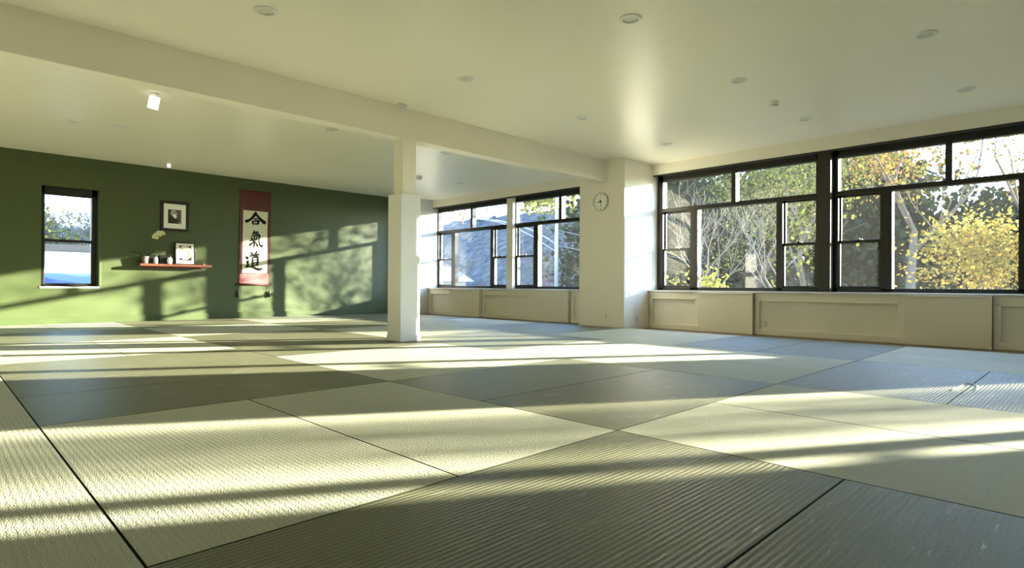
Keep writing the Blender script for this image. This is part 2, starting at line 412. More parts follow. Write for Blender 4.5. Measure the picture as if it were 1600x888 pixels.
window_unit(1, 12.42, 2.75); window_unit(2, 9.53); window_unit(3, 5.74); window_unit(4, 2.82); window_unit(5, -1.02, 2.47)
# mullion posts between paired units and jamb linings
b = BM(); box(b, (9.395, 2.81, 0.640), (9.66, 2.985, 2.735), .004); box(b, (9.39, 2.80, 0.64), (9.42, 2.995, 0.655), .003); struct('trim_20', b, M['brownframe'])
b = BM(); box(b, (9.44, 9.475, 0.640), (9.66, 9.675, 2.735), .004); struct('trim_21', b, M['cream'])
b = BM(); box(b, (9.42, -0.0+.02, 0.64), (9.66, 0.065, 2.735)); box(b, (9.53, -1.03, 0.64), (9.66, -0.98, 2.735)); struct('trim_22', b, M['brownframe'])
b = BM(); box(b, (9.53, 5.74, 0.64), (9.66, 5.78, 2.735)); box(b, (9.53, 6.76, 0.64), (9.66, 6.775, 2.735)); struct('trim_23', b, M['brownframe'])

# green-wall double-hung window
t = thing('window_6', None, None, (1.76, 12.80, GZ0), kind='structure')
b = BM(); F0, F1 = 12.775, 12.86
box(b, (GX0, F0, GZ0), (GX0+.05, F1, GZ1), .004); box(b, (GX1-.10, F0, GZ0), (GX1-.02, F1, GZ1), .004)
box(b, (GX0, F0, GZ1-.125), (GX1-.02, F1, GZ1), .004); box(b, (GX0, F0, GZ0), (GX1-.02, F1, GZ0+.035), .004)
obj('window_frame', b, M['frame'], t)
for z0, z1, yy in ((1.42, 2.25, 12.835), (0.68, 1.465, 12.80)):
    b = BM(); xa, xb, e = GX0+.045, GX1-.095, .012
    box(b, (xa, yy-.015, z0), (xb, yy+.015, z0+(.045 if z0 > 1 else .02))); box(b, (xa, yy-.015, z1-(.045 if z0 < 1 else .02)), (xb, yy+.015, z1))
    box(b, (xa, yy-.015, z0), (xa+e, yy+.015, z1)); box(b, (xb-e, yy-.015, z0), (xb, yy+.015, z1))
    so = obj('sash', b, M['frame'], t)
    b = BM(); box(b, (xa+.008, yy, z0+.015), (xb-.008, yy+.005, z1-.015)); obj('pane', b, M['glass'], so)
b = BM(); box(b, (GX1-.02, 12.72, GZ0), (GX1, F1, GZ1)); box(b, (GX1, YG-.012, GZ0), (GX1+.03, YG, GZ1+.02), .003); obj('jamb_lining', b, M['greenbase'], t)
b = BM(); box(b, (GX0-.02, 12.685, GZ0-.03), (GX1+.01, 12.80, GZ0), .003); obj('window_sill', b, M['matboard'], t)

# ------------------------------------------------------------------ tatami mats
MX, MY = 0.386, 1.663
MAT_BM = {}
def tatami(kind, gx0, gy0, gx1, gy1, label):
    wx, wy = gx1-gx0, gy1-gy0
    key = (kind, round(wx, 3), round(wy, 3))
    cx, cy = MX+(gx0+gx1)/2, MY+(gy0+gy1)/2
    if key not in MAT_BM:
        b = BM(); g = .0016
        box(b, (-wx/2+g, -wy/2+g, -0.04), (wx/2-g, wy/2-g, 0.0), bev=0.0025)
        for f in b.faces:
            f.material_index = 0 if f.normal.z > 0.95 else 1
        me = bpy.data.meshes.new('tatami_mat'); b.to_mesh(me); b.free()
        me.materials.append(M[kind]); me.materials.append(M['matside'])
        MAT_BM[key] = me
    o = bpy.data.objects.new('tatami_mat', MAT_BM[key]); C.objects.link(o); o.location = (cx, cy, 0)
    tag(o, label, 'floor mat', 'pale green tatami mats' if kind == 'pale' else 'dark green tatami mats')
    return o
ORD = ['', 'first', 'second', 'third', 'fourth', 'fifth', 'sixth', 'seventh', 'eighth', 'ninth']
cols = {
    0: [(-5,-2,'pale'), (-2,0,'dark'), (0,2,'pale'), (2,5,'dark'), (5,7,'pale'), (7,9,'dark'), (9,11,'pale')],
    2: [(-5,-2,'dark'), (-2,0,'pale'), (0,2,'dark'), (2,4,'pale'), (4,7,'dark'), (7,9,'pale'), (9,11,'dark')],
    4: [(-5,-2,'pale'), (-2,0,'dark'), (0,3,'pale'), (3,5,'dark'), (5,7,'pale'), (7,9,'dark'), (9,11,'pale')],
    6: [(-5,-2,'dark'), (-2,0,'pale'), (0,2,'dark'), (2,4,'pale'), (4,6,'dark'), (6,8,'pale'), (8,11,'dark')],
}
WORD = {'pale': 'pale', 'dark': 'dark'}
for gx, rows in cols.items():
    strip = ORD[(6-gx)//2+1]
    for ri, (a, c, kd) in enumerate(rows[::-1]):
        blk = ORD[ri+1]
        base = '%s green tatami mat toned by painted rib light, %%s %s block from green wall, %s strip from windows' % (kd, blk, strip)
        if kd == 'dark':
            k = a; parts = []
            while k < c: parts.append((k, min(k+1, c))); k += 1
            nm = {2: ['camera side of', 'wall side of'], 3: ['camera side of', 'middle of', 'wall side of']}[len(parts)]
            for (p, q), s in zip(parts, nm): tatami('dark', gx, p, gx+2, q, base % s)
        else:
            top = a+2
            for j, s in ((0, 'inner side of'), (1, 'window side of')): tatami('pale', gx+j, a, gx+j+1, top, base % s)
            if c > top:
                for j, s in ((0, 'inner end of'), (1, 'window end of')): tatami('pale', gx+j, top, gx+j+1, c, base % s)
# strip at the far side from the windows
ys = [-5, -3, -1+1, 2, 4, 6, 8, 10, 11]
ys = [-5, -2, 0, 2, 4, 6, 8, 10, 11]
for j in range(3):
    for k in range(len(ys)-1):
        tatami('pale', -1-j, ys[k], -j, ys[k+1], 'pale green tatami mat toned by painted rib light, %s row beyond the fourth strip from windows, %s from green wall' % (ORD[j+1], ORD[len(ys)-1-k]))

# ------------------------------------------------------------------ ceiling fixtures
b0 = thing('recessed_downlight', '', 'ceiling light', (4.11, 2.755, ZC), 'recessed round downlights in the ceiling')
b = BM(); lathe(b, [(.062, 0.0), (.062, -.006), (.070, -.011), (.088, -.010), (.094, -.002), (.094, 0.0)], 36, origin=b0.location, cap=False); obj('trim_ring', b, M['plastic'], b0)
b = BM(); lathe(b, [(.0001, -.001), (.062, -.001)], 36, origin=b0.location, cap=False); obj('lens', b, M['can'], b0)
LIGHTS = [
    (4.11, 2.755, 'round downlight in the near ceiling, seen largest near the bright ceiling streak'),
    (1.925, 4.79, 'round downlight in the ceiling by the beam, nearest the camera on that side'),
    (4.08, 4.82, 'round downlight in near bay, level with the boxed column'),
    (6.095, 4.82, 'round downlight in near bay, second from the clock pier'),
    (8.13, 4.78, 'round downlight nearest the clock pier in the near bay'),
    (6.155, 2.753, 'round downlight just camera side of the smoke detector in near bay'),
    (8.165, 2.753, 'round downlight between the smoke detector and the near windows'),
    (6.16, 1.087, 'round downlight at the edge of view over the near right mats'),
    (8.178, 1.062, 'round downlight close above the window with yellow trees'),
    (1.895, 9.767, 'round downlight beyond the beam beside the flat detector'),
    (4.064, 7.776, 'round downlight beyond the beam, next along from the white spotlight'),
    (6.128, 7.742, 'round downlight behind the beam just past the column'),
    (8.127, 9.795, 'round downlight beyond the beam nearest the far windows'),
    (4.003, 12.45, 'round downlight against the green wall near the hanging scroll'),
    (6.753, 12.236, 'round downlight close to the green wall above the dappled light'),
]
for i, (x, y, lab) in enumerate(LIGHTS):
    o = b0 if i == 0 else copy_tree(b0, (x, y, ZC))
    o['label'] = lab
def detector(x, y, label, r=.055, h=.045, nm='smoke_detector', cat='smoke detector'):
    t = thing(nm, label, cat, (x, y, ZC), 'detectors on the ceiling')
    b = BM(); lathe(b, [(r*1.25, 0), (r*1.25, -.01), (r, -.014), (r*.92, -h*.8), (r*.6, -h), (.0001, -h)], 28, origin=(x, y, ZC), cap=False); obj('housing', b, M['plastic'], t)
    b = BM(); lathe(b, [(r*.93, -h*.60), (r*.955, -h*.66), (r*.93, -h*.72)], 28, origin=(x, y, ZC), cap=False); obj('vent_slot', b, M['shadowgap'], t)
detector(7.17, 2.774, 'white smoke detector on the near ceiling in front of the windows', .055, .062)
detector(1.392, 9.876, 'white smoke detector on the ceiling beyond the beam near green wall', .06, .05)
detector(7.104, 9.851, 'round white detector on the ceiling beside the column top', .055, .06)
t = thing('ceiling_spotlight', 'bright white adjustable spotlight on the ceiling just beyond the beam', 'spotlight', (1.86, 7.80, ZC))
b = BM(); lathe(b, [(.045, 0), (.045, -.012), (.012, -.016), (.012, -.05), (.0001, -.052)], 24, origin=(1.86, 7.80, ZC), cap=False); obj('mounting_base', b, M['plastic'], t)
b = BM()
d = Vector((-.10, .35, -1)).normalized(); c0 = Vector((1.86, 7.80, ZC-.035)); q = Vector((0,0,1)).rotation_difference(d)
prof = [(.050, 0), (.056, .004), (.056, .145), (.050, .145), (.046, .10), (.0001, .10)]
lathe(b, prof, 32, cap=True); b.transform(Matrix.Translation(c0) @ q.to_matrix().to_4x4()); obj('lamp_head', b, M['lampglow'], t)
t = thing('small_spotlight', 'small white spotlight on the ceiling close to the green wall above the picture', 'spotlight', (3.153, 12.232, ZC))
b = BM(); lathe(b, [(.03, 0), (.03, -.01), (.018, -.012), (.03, -.03), (.03, -.055), (.0001, -.055)], 20, origin=(3.153, 12.232, ZC), cap=False); obj('lamp_head', b, M['lampglow'], t)
b = BM(); box(b, (4.06, 6.04, ZC-.03), (4.17, 6.12, ZC), .006); box(b, (4.085, 6.03, ZC-.045), (4.15, 6.06, ZC-.01), .004)
tag(obj('ceiling_junction_plate', b, M['plastic'], origin=(4.115, 6.08, ZC)), 'small painted plate on the ceiling against the beam, above the column', 'ceiling plate')

# ------------------------------------------------------------------ clock on the pier
t = thing('wall_clock', 'round white wall clock with dark hands on the cream pier', 'clock', (XP, 6.272, 2.21))
cl = (XP, 6.272, 2.21); RC = .160
b = BM(); lathe(b, [(RC*.96, 0), (RC, -.006), (RC, -.030), (RC*.965, -.036), (RC*.93, -.030)], 48, axis='X', origin=cl, cap=False); obj('clock_rim', b, mat('cream_clock_rim', (0.50, 0.47, 0.38), .4), t)
b = BM(); lathe(b, [(.0001, -.020), (RC*.95, -.020)], 48, axis='X', origin=cl, cap=False); obj('clock_face', b, M['matboard'], t)
def clock_bar(ang, r0, r1, wd, m, nm, xo):
    b = BM(); a = R(ang)                                      # clockwise from 12 as seen from the room (+Y is on the viewer's left)
    dy, dz = -math.sin(a), math.cos(a)
    py, pz = -dz, dy
    P = [(r0, -wd/2), (r1, -wd/2*.6), (r1, wd/2*.6), (r0, wd/2)]
    vs0 = [b.verts.new((cl[0]-xo, cl[1]+r*dy+s*py, cl[2]+r*dz+s*pz)) for r, s in P]
    vs1 = [b.verts.new((cl[0]-xo-.002, cl[1]+r*dy+s*py, cl[2]+r*dz+s*pz)) for r, s in P]
    b.faces.new(vs0[::-1]); b.faces.new(vs1)
    for k in range(4): b.faces.new((vs0[k], vs0[(k+1)%4], vs1[(k+1)%4], vs1[k]))
    return obj(nm, b, m, t)
for k in range(12): clock_bar(k*30, .118, .135, .014 if k % 3 else .02, M['ink'] if k % 3 == 0 else M['greytone'], 'hour_mark', .0215)
clock_bar(254, -.025, .075, .016, M['ink'], 'hour_hand', .025)
clock_bar(168, -.03, .105, .011, M['ink'], 'minute_hand', .028)
b = BM(); lathe(b, [(.014, -.020), (.014, -.034), (.0001, -.035)], 16, axis='X', origin=cl, cap=False); obj('hub', b, M['ink'], t)

# ------------------------------------------------------------------ outlets
def outlet(c, face, label, plate=None):
    t = thing('wall_outlet', label, 'outlet', c, 'electrical outlets low on the walls')
    b = BM(); x, y, z = c
    def bx(b, u0, u1, z0, z1, d0, d1, bev=0):
        if face == 'X': box(b, (x-d1, y+u0, z+z0), (x-d0, y+u1, z+z1), bev)
        else: box(b, (x+u0, y-d1, z+z0), (x+u1, y-d0, z+z1), bev)
    bx(b, -.036, .036, -.058, .058, 0, .006, .002); obj('cover_plate', b, plate or M['plastic'], t)
    for dz in (-.024, .024):
        b = BM(); bx(b, -.016, .016, dz-.014, dz+.014, .005, .009, .002); s = obj('socket', b, M['can'], t)
        b = BM(); bx(b, -.008, -.005, dz-.005, dz+.007, .0085, .0095); bx(b, .005, .008, dz-.005, dz+.006, .0085, .0095); obj('slot', b, M['shadowgap'], s)
outlet((8.87, 5.78, .145), 'Y', 'white outlet on the sunlit side of the clock pier near the floor')
outlet((XPAN, 3.70, .135), 'X', 'white outlet on the long panel under the near windows')
outlet((XP, 6.155, .19), 'X', 'painted outlet on the cream pier face under the clock', M['cream'])

# ------------------------------------------------------------------ pictures, scroll (on the green wall, wall plane YG)
def flat(name, poly, m, parent, y, th=.001):
    """thin plate from an XZ outline, front at y"""
    b = BM()
    f = [b.verts.new((x, y, z)) for x, z in poly]; g = [b.verts.new((x, y+th, z)) for x, z in poly]
    b.faces.new(f); b.faces.new(g[::-1])
    for k in range(len(poly)): b.faces.new((f[k], f[(k+1) % len(poly)], g[(k+1) % len(poly)], g[k]))
    bmesh.ops.triangulate(b, faces=[x for x in b.faces if len(x.verts) > 4])
    return obj(name, b, m, parent)
def ell(cx, cz, rx, rz, n=24, rot=0):
    out = []
    for k in range(n):
        a = 2*math.pi*k/n; x, z = rx*math.cos(a), rz*math.sin(a)
        out.append((cx+x*math.cos(rot)-z*math.sin(rot), cz+x*math.sin(rot)+z*math.cos(rot)))
    return out
def frame_bm(x0, x1, z0, z1, wd, y0, y1):
    b = BM()
    box(b, (x0, y0, z0), (x1, y1, z0+wd), .002); box(b, (x0, y0, z1-wd), (x1, y1, z1), .002)
    box(b, (x0, y0, z0+wd-.002), (x0+wd, y1, z1-wd+.002), .002); box(b, (x1-wd, y0, z0+wd-.002), (x1, y1, z1-wd+.002), .002)
    return b
t = thing('framed_portrait', 'black framed portrait photograph of a bearded person hanging above the shelf', 'picture', (3.38, YG, 1.72))
PX0, PX1, PZ0, PZ1 = 3.135, 3.625, 1.725, 2.300
obj('picture_frame', frame_bm(PX0, PX1, PZ0, PZ1, .050, YG-.03, YG), M['black'], t)
flat('mat_board', [(PX0+.045, PZ0+.045), (PX1-.045, PZ0+.045), (PX1-.045, PZ1-.045), (PX0+.045, PZ1-.045)], M['matboard'], t, YG-.014, .004)
ph = flat('photograph', [(3.262, 1.872), (3.491, 1.872), (3.491, 2.140), (3.262, 2.140)], M['photodark'], t, YG-.0155, .001)
flat('backdrop_tone', [(3.40, 1.96), (3.488, 1.93), (3.488, 2.12), (3.41, 2.12)], M['greytone'], ph, YG-.0162)
flat('head_tone', ell(3.360, 2.070, .056, .064, 24, .3), M['skintone'], ph, YG-.0170)
flat('beard_tone', ell(3.378, 2.015, .028, .042, 20, .35), M['matboard'], ph, YG-.0178)
flat('brow_tone', [(3.335, 2.078), (3.41, 2.068), (3.41, 2.078), (3.335, 2.09)], M['photodark'], ph, YG-.0182)
flat('coat_tone', [(3.262, 1.872), (3.480, 1.872), (3.462, 1.93), (3.40, 1.975), (3.345, 2.0), (3.30, 2.03), (3.262, 2.03)], M['photodark'], ph, YG-.0174)
flat('hand_tone', ell(3.462, 1.895, .022, .013, 14, .3), M['skintone'], ph, YG-.0186)

# shelf
SY = 12.46
t = thing('wall_shelf', 'long red-brown wooden shelf on the green wall under the portrait', 'shelf', (3.37, YG, 1.03))
b = BM(); box(b, (2.755, SY, 1.033), (3.985, YG, 1.078), .005); obj('shelf_board', b, M['wood'], t)
b = BM(); box(b, (2.85, YG-.02, .99), (3.90, YG, 1.034), .004); obj('wall_cleat', b, M['wood'], t)
ST = 1.078
# framed print leaning on the shelf
t = thing('framed_print', 'black framed flower print with wide white border leaning on the shelf', 'picture', (3.54, 12.60, ST))
b = BM(); QX0, QX1, QZ0, QZ1 = 3.372, 3.730, ST, ST+.435
lean = Matrix.Translation(Vector((0, 12.60, ST))) @ Matrix.Rotation(R(-7), 4, 'X') @ Matrix.Translation(-Vector((0, 12.60, ST)))
def leaned(o):
    o.data.transform(Matrix.Translation(-Vector(o.parent['_o']) if not o.parent.get('_x') else Vector()) @ lean @ Matrix.Translation(Vector(o['_o'])))
    return o
def lf(*a, **k):
    o = flat(*a, **k); o.data.transform(Matrix.Translation(-Vector(t['_o'])) @ lean @ Matrix.Translation(Vector(t['_o']))); return o
o = obj('picture_frame', frame_bm(QX0, QX1, QZ0, QZ1, .018, 12.588, 12.610), M['black'], t); o.data.transform(Matrix.Translation(-Vector(t['_o'])) @ lean @ Matrix.Translation(Vector(t['_o'])))
lf('mat_board', [(QX0+.015, QZ0+.015), (QX1-.015, QZ0+.015), (QX1-.015, QZ1-.015), (QX0+.015, QZ1-.015)], M['matboard'], t, 12.598, .004)
pr = lf('print', [(3.445, ST+.085), (3.662, ST+.085), (3.662, ST+.372), (3.445, ST+.372)], M['black'], t, 12.5970)
circ = [(min(max(x, 3.446), 3.661), min(max(z, ST+.086), ST+.371)) for x, z in ell(3.547, ST+.235, .128, .135, 40)]
def lf2(nm, poly, m, par, y):
    o = flat(nm, poly, m, par, y); o.data.transform(Matrix.Translation(-Vector(t['_o'])) @ lean @ Matrix.Translation(Vector(t['_o']))); return o
lf2('moon_disc', circ, mat('cream_print_disc', (0.78, 0.70, 0.56), .7), pr, 12.5962)
b = BM(); tube(b, [(3.455, 12.5945, ST+.345), (3.49, 12.5945, ST+.315), (3.54, 12.5945, ST+.29), (3.59, 12.5945, ST+.27), (3.63, 12.5945, ST+.23)], [.003, .005, .006, .005, .003], 6)
tube(b, [(3.60, 12.5945, ST+.27), (3.615, 12.5945, ST+.20), (3.600, 12.5945, ST+.14)], [.005, .004, .003], 6)
o = obj('printed_branch', b, M['tan'], pr); o.data.transform(Matrix.Translation(-Vector(t['_o'])) @ lean @ Matrix.Translation(Vector(t['_o'])))
lf2('printed_blossom', ell(3.615, ST+.205, .026, .034, 14), M['tan'], pr, 12.5955)
lf2('printed_blossom', ell(3.632, ST+.155, .018, .022, 12), M['tan'], pr, 12.5955)
lf2('printed_blossom', ell(3.612, ST+.208, .012, .017, 12), M['matboard'], pr, 12.5948)

# two small black boxes with white vessels in front of them
for (x, wd, lab, lab2, cw) in ((2.975, .062, 'small black upright box on the shelf just beside the orchid pot', 'small narrow white cup standing nearer the orchid on the shelf', .030),
                         (3.205, .078, 'small black upright box on the shelf nearer the leaning print', 'small square white cup standing nearer the leaning print on the shelf', .042)):
    t = thing('black_box', lab, 'box', (x, 12.62, ST), 'small black boxes on the shelf')
    b = BM(); box(b, (x-wd-.03, 12.56, ST), (x+wd, 12.645, ST+.165), .004); obj('box_body', b, M['black'], t)
    b = BM(); box(b, (x-wd-.034, 12.556, ST+.160), (x+wd+.004, 12.649, ST+.172), .002); obj('box_rim', b, M['black'], t)
    cx = x+.045; cc = (cx, 12.505, ST)
    t = thing('white_cup', lab2, 'cup', cc, 'white cups on the shelf')
    b = BM()
    lathe(b, [(.0001, 0), (cw*.75, 0), (cw*.78, .012), (cw, .03), (cw*1.05, .075), (cw*.85, .11), (cw*.72, .118), (cw*.66, .112), (cw*.8, .08), (cw*.7, .03), (.0001, .02)], 24, origin=cc, cap=False)
    obj('cup_body', b, M['matboard'], t)
    b = BM(); lathe(b, [(cw*.72, .117), (cw*.77, .121), (cw*.72, .125)], 24, origin=cc, cap=False); obj('cup_rim', b, M['plastic'], t)
# ring ornament
t = thing('ring_ornament', 'little coiled brass ornament at the right end of the shelf', 'ornament', (3.84, 12.56, ST))
b = BM()
for k, (rr, zz) in enumerate(((.040, .008), (.036, .020), (.030, .050))):
    tube(b, [(3.85+rr*math.cos(a*math.pi/8), 12.56+rr*math.sin(a*math.pi/8), ST+zz+.006*math.sin(a*math.pi/4)) for a in range(17)], .006, 6, cap=False)
obj('coil', b, M['brass'], t)
b = BM(); lathe(b, [(.0001, 0), (.02, 0), (.024, .015), (.014, .03), (.0001, .034)], 16, origin=(3.775, 12.56, ST), cap=False); obj('bead', b, M['black'], t)

# orchid
oc = Vector((2.853, 12.56, ST))
t = thing('potted_orchid', 'pale yellow orchid in a mauve grey pot at the end of the shelf', 'orchid', oc)
b = BM(); lathe(b, [(.0001, 0), (.045, 0), (.050, .02), (.060, .12), (.066, .135), (.058, .135), (.054, .115), (.0001, .11)], 28, origin=oc, cap=False); obj('pot', b, M['pot'], t)
def leaf_strip(b, pts, wds):
    ps = [Vector(p) for p in pts]; top = []; bot = []
    L = []; Rr = []; Mi = []
    for i, p in enumerate(ps):
        d = (ps[min(i+1, len(ps)-1)]-ps[max(i-1, 0)]).normalized(); s = d.cross(Vector((0, 1, 0))).normalized()
        s = Vector((0, 1, 0)) * .8 + s * .25
        L.append(b.verts.new(p+s*wds[i])); Rr.append(b.verts.new(p-s*wds[i])); Mi.append(b.verts.new(p+Vector((0, 0, -.006))))
    for i in range(len(ps)-1):
        b.faces.new((L[i], L[i+1], Mi[i+1], Mi[i])); b.faces.new((Mi[i], Mi[i+1], Rr[i+1], Rr[i])); b.faces.new((L[i], Rr[i], Rr[i+1], L[i+1]))
for pts in ([(0, 0, .12), (-.06, -.01, .165), (-.13, -.02, .20), (-.20, -.02, .21), (-.26, -.02, .195)],
            [(0, 0, .12), (.05, -.01, .17), (.10, -.01, .21), (.15, -.01, .235)],
            [(0, .0, .12), (-.05, -.05, .15), (-.11, -.07, .17)], [(0, 0, .12), (.03, -.06, .16), (.07, -.09, .17)]):
    b = BM(); leaf_strip(b, [oc+Vector(p) for p in pts], [.012]+[.026]*(len(pts)-2)+[.003]); obj('leaf', b, M['stem'], t)
b = BM(); tube(b, [oc+Vector(p) for p in ((0, 0, .11), (.0, 0, .25), (.01, 0, .40), (.016, 0, .52))], [.005, .004, .004, .003], 6); obj('stake', b, M['stem'], t)
b = BM(); tube(b, [oc+Vector(p) for p in ((.01, 0, .11), (.06, 0, .26), (.11, 0, .40), (.145, 0, .50), (.195, 0, .555), (.255, 0, .585), (.315, 0, .580))], [.004]*5+[.003, .002], 6); obj('flower_stem', b, M['stem'], t)
for fx, fz, s in ((.185, .505, .034), (.21, .545, .036), (.225, .50, .034), (.255, .585, .036), (.285, .560, .034), (.315, .595, .032), (.345, .575, .026)):
    c = oc+Vector((fx-.045, -.03, fz)); b = BM()
    for k in range(5):
        a = 2*math.pi*k/5+.3
        m4 = Matrix.Translation(c) @ Matrix.Rotation(a, 4, 'Y') @ Matrix.Translation((0, 0, s*.62)) @ Matrix.Rotation(.35, 4, 'X') @ Matrix.Diagonal((s*.52, s*.14, s*.66, 1))
        bmesh.ops.create_uvsphere(b, u_segments=8, v_segments=6, radius=1, matrix=m4)
    fo = obj('blossom', b, M['petal'], t)
    b = BM(); bmesh.ops.create_uvsphere(b, u_segments=8, v_segments=6, radius=s*.28, matrix=Matrix.Translation(c+Vector((0, -.012, -.002)))); obj('blossom_lip', b, M['tan'], fo)

# hanging scroll
t = thing('hanging_scroll', 'maroon hanging scroll with three large black brush characters on the green wall', 'scroll', (4.92, YG, .69))
def strip_panel(nm, pts, m, y, par=t, th=.002): return flat(nm, pts, m, par, y, th)
b = BM()
TL, TR, BL, BR = (4.607, 2.668), (5.250, 2.672), (4.572, .702), (5.225, .702)
nseg = 12
def lerp(a, c, f): return a+(c-a)*f
# cloth body gently curling forward at its long edges
pa = []
for i in range(nseg+1):
    f = i/nseg; z = lerp(TL[1], BL[1], f); xa = lerp(TL[0], BL[0], f); xb = lerp(TR[0], BR[0], f)
    row = []
    for j in range(9):
        g = j/8; e = abs(g-.5)*2
        row.append(b.verts.new((lerp(xa, xb, g), YG-.010-.016*(e**6)*math.sin(math.pi*min(1, f*1.1+.05)), z)))
    pa.append(row)
bk = [[b.verts.new((v.co.x, YG-.003, v.co.z)) for v in row] for row in pa]
for i in range(nseg):
    for j in range(8):
        b.faces.new((pa[i][j], pa[i][j+1], pa[i+1][j+1], pa[i+1][j])); b.faces.new((bk[i][j+1], bk[i][j], bk[i+1][j], bk[i+1][j+1]))
    for j in (0, 8): b.faces.new((pa[i][j], pa[i+1][j], bk[i+1][j], bk[i][j]))
for i in (0, nseg):
    for j in range(8): b.faces.new((pa[i][j], pa[i][j+1], bk[i][j+1], bk[i][j]))
obj('silk_mounting', b, M['maroon'], t)
flat('lower_silk', [(4.60, .712), (5.20, .712), (5.205, .925), (4.605, .925)], M['pink'], t, YG-.0135, .001)
pz1, pz0 = 2.262, .940
paper = flat('paper', [(4.652, pz0), (5.172, pz0), (5.184, pz1), (4.664, pz1)], M['paper'], t, YG-.0148, .001)
b = BM(); tube(b, [(4.585, YG-.016, 2.672), (5.262, YG-.016, 2.676)], .012, 12); obj('top_rod', b, M['maroon'], t)
b = BM(); tube(b, [(4.575, YG-.022, .700), (5.222, YG-.022, .700)], .020, 14); ro = obj('roller', b, M['maroon'], t)
for xa, xb in ((4.530, 4.577), (5.220, 5.265)):
    b = BM(); tube(b, [(xa, YG-.022, .700), ((xa+xb)/2, YG-.022, .700), (xb, YG-.022, .700)], [.022, .018, .016], 14); obj('roller_knob', b, M['black'], ro)
for xx in (4.560, 5.215):
    b = BM(); tube(b, [(xx, YG-.03, .69), (xx+.003, YG-.03, .60), (xx, YG-.03, .56)], .003, 6); c_ = obj('weight_cord', b, M['ink'], t)
    b = BM(); lathe(b, [(.0001, 0), (.018, 0), (.026, .02), (.027, .09), (.014, .105), (.022, .115), (.020, .13), (.0001, .135)], 16, origin=(xx, YG-.032, .425), cap=False); obj('weight', b, M['black'], t)

# brush characters: strokes as tapered ribbons, coordinates in photo-like units inside the character's own box
def brush(name, strokes, ox, oz, sx, sz):
    b = BM(); yy = YG-.0162
    for si, st in enumerate(strokes):
        y = yy - si*.00012
        pts = [(ox+p[0]*sx, oz-p[1]*sz, p[2]*sx*.66) for p in st]
        # resample
        rs = []
        for i in range(len(pts)-1):
            for k in range(5):
                f = k/5; rs.append(tuple(lerp(pts[i][q], pts[i+1][q], f) for q in range(3)))
        rs.append(pts[-1])
        L = []; Q = []
        for i, (x, z, w_) in enumerate(rs):
            a = rs[max(i-1, 0)]; c = rs[min(i+1, len(rs)-1)]
            dx, dz = c[0]-a[0], c[1]-a[1]; l = math.hypot(dx, dz) or 1
            L.append(b.verts.new((x-dz/l*w_, y, z+dx/l*w_))); Q.append(b.verts.new((x+dz/l*w_, y, z-dx/l*w_)))
        for i in range(len(rs)-1): b.faces.new((L[i], L[i+1], Q[i+1], Q[i]))
        for (x, z, w_) in (rs[0], rs[-1]):
            vs_ = [b.verts.new((x+w_*math.cos(2*math.pi*k/12), y-.00004, z+w_*math.sin(2*math.pi*k/12))) for k in range(12)]
            b.faces.new(vs_)
    return b
# unit = fraction of the character's width, third value is the brush width
GO = [[(.50,.00,.10),(.44,.12,.13),(.30,.30,.10),(.14,.44,.10),(.00,.50,.14)],
      [(.50,.02,.06),(.60,.16,.10),(.76,.34,.12),(.98,.50,.16)],
      [(.40,.36,.05),(.50,.34,.07),(.60,.31,.05)],
      [(.31,.48,.06),(.34,.56,.08),(.37,.64,.06)],
      [(.33,.50,.05),(.50,.45,.07),(.67,.44,.10),(.64,.54,.09),(.61,.62,.06)],
      [(.38,.62,.05),(.50,.61,.06),(.64,.60,.07)]]
KI = [[(.36,.00,.07),(.40,.10,.10),(.30,.20,.09),(.20,.28,.04)],
      [(.40,.11,.06),(.54,.09,.09),(.68,.06,.07)],
      [(.34,.23,.05),(.50,.21,.08),(.70,.17,.07)],
      [(.20,.40,.07),(.42,.36,.09),(.72,.30,.12),(.80,.34,.12),(.74,.60,.09),(.74,.86,.08),(.82,1.10,.10),(.98,1.18,.12),(1.02,1.00,.04)],
      [(.16,.55,.09),(.24,.63,.11)],
      [(.60,.48,.10),(.50,.60,.06)],
      [(.06,.76,.08),(.30,.71,.09),(.60,.66,.09)],
      [(.38,.46,.07),(.39,.80,.09),(.38,1.10,.10),(.34,1.28,.05)],
      [(.34,.78,.06),(.24,.94,.08),(.06,1.10,.12)],
      [(.42,.80,.05),(.52,.95,.08),(.62,1.12,.13)]]
DO = [[(.30,.06,.07),(.37,.16,.11)],
      [(.64,.00,.08),(.58,.10,.08),(.50,.18,.05)],
      [(.24,.28,.07),(.46,.22,.09),(.76,.16,.10)],
      [(.52,.24,.07),(.46,.34,.06)],
      [(.38,.38,.07),(.39,.60,.09),(.38,.84,.08)],
      [(.38,.38,.06),(.52,.33,.08),(.70,.30,.11),(.71,.56,.09),(.68,.80,.09)],
      [(.42,.53,.05),(.54,.51,.05),(.64,.49,.05)],
      [(.42,.68,.05),(.54,.66,.05),(.64,.64,.05)],
      [(.40,.84,.06),(.54,.81,.06),(.68,.80,.06)],
      [(.03,.36,.11),(.09,.42,.12)],
      [(.00,.64,.05),(.14,.58,.10),(.08,.70,.07),(.14,.78,.08),(.02,.92,.10)],
      [(.02,.92,.09),(.22,.90,.07),(.42,.94,.10),(.64,1.05,.13),(.84,1.06,.12),(1.00,1.00,.05)]]
u = .0133                                           # metres per photo pixel at this wall
obj('brush_character', brush('go', GO, 4.733, 2.222, 28.4*u, 28.6*u), M['ink'], paper)
obj('brush_character', brush('ki', KI, 4.790, 1.840, 20.6*u, 20.9*u), M['ink'], paper)
obj('brush_character', brush('do', DO, 4.727, 1.397, 26*u, 26.5*u), M['ink'], paper)
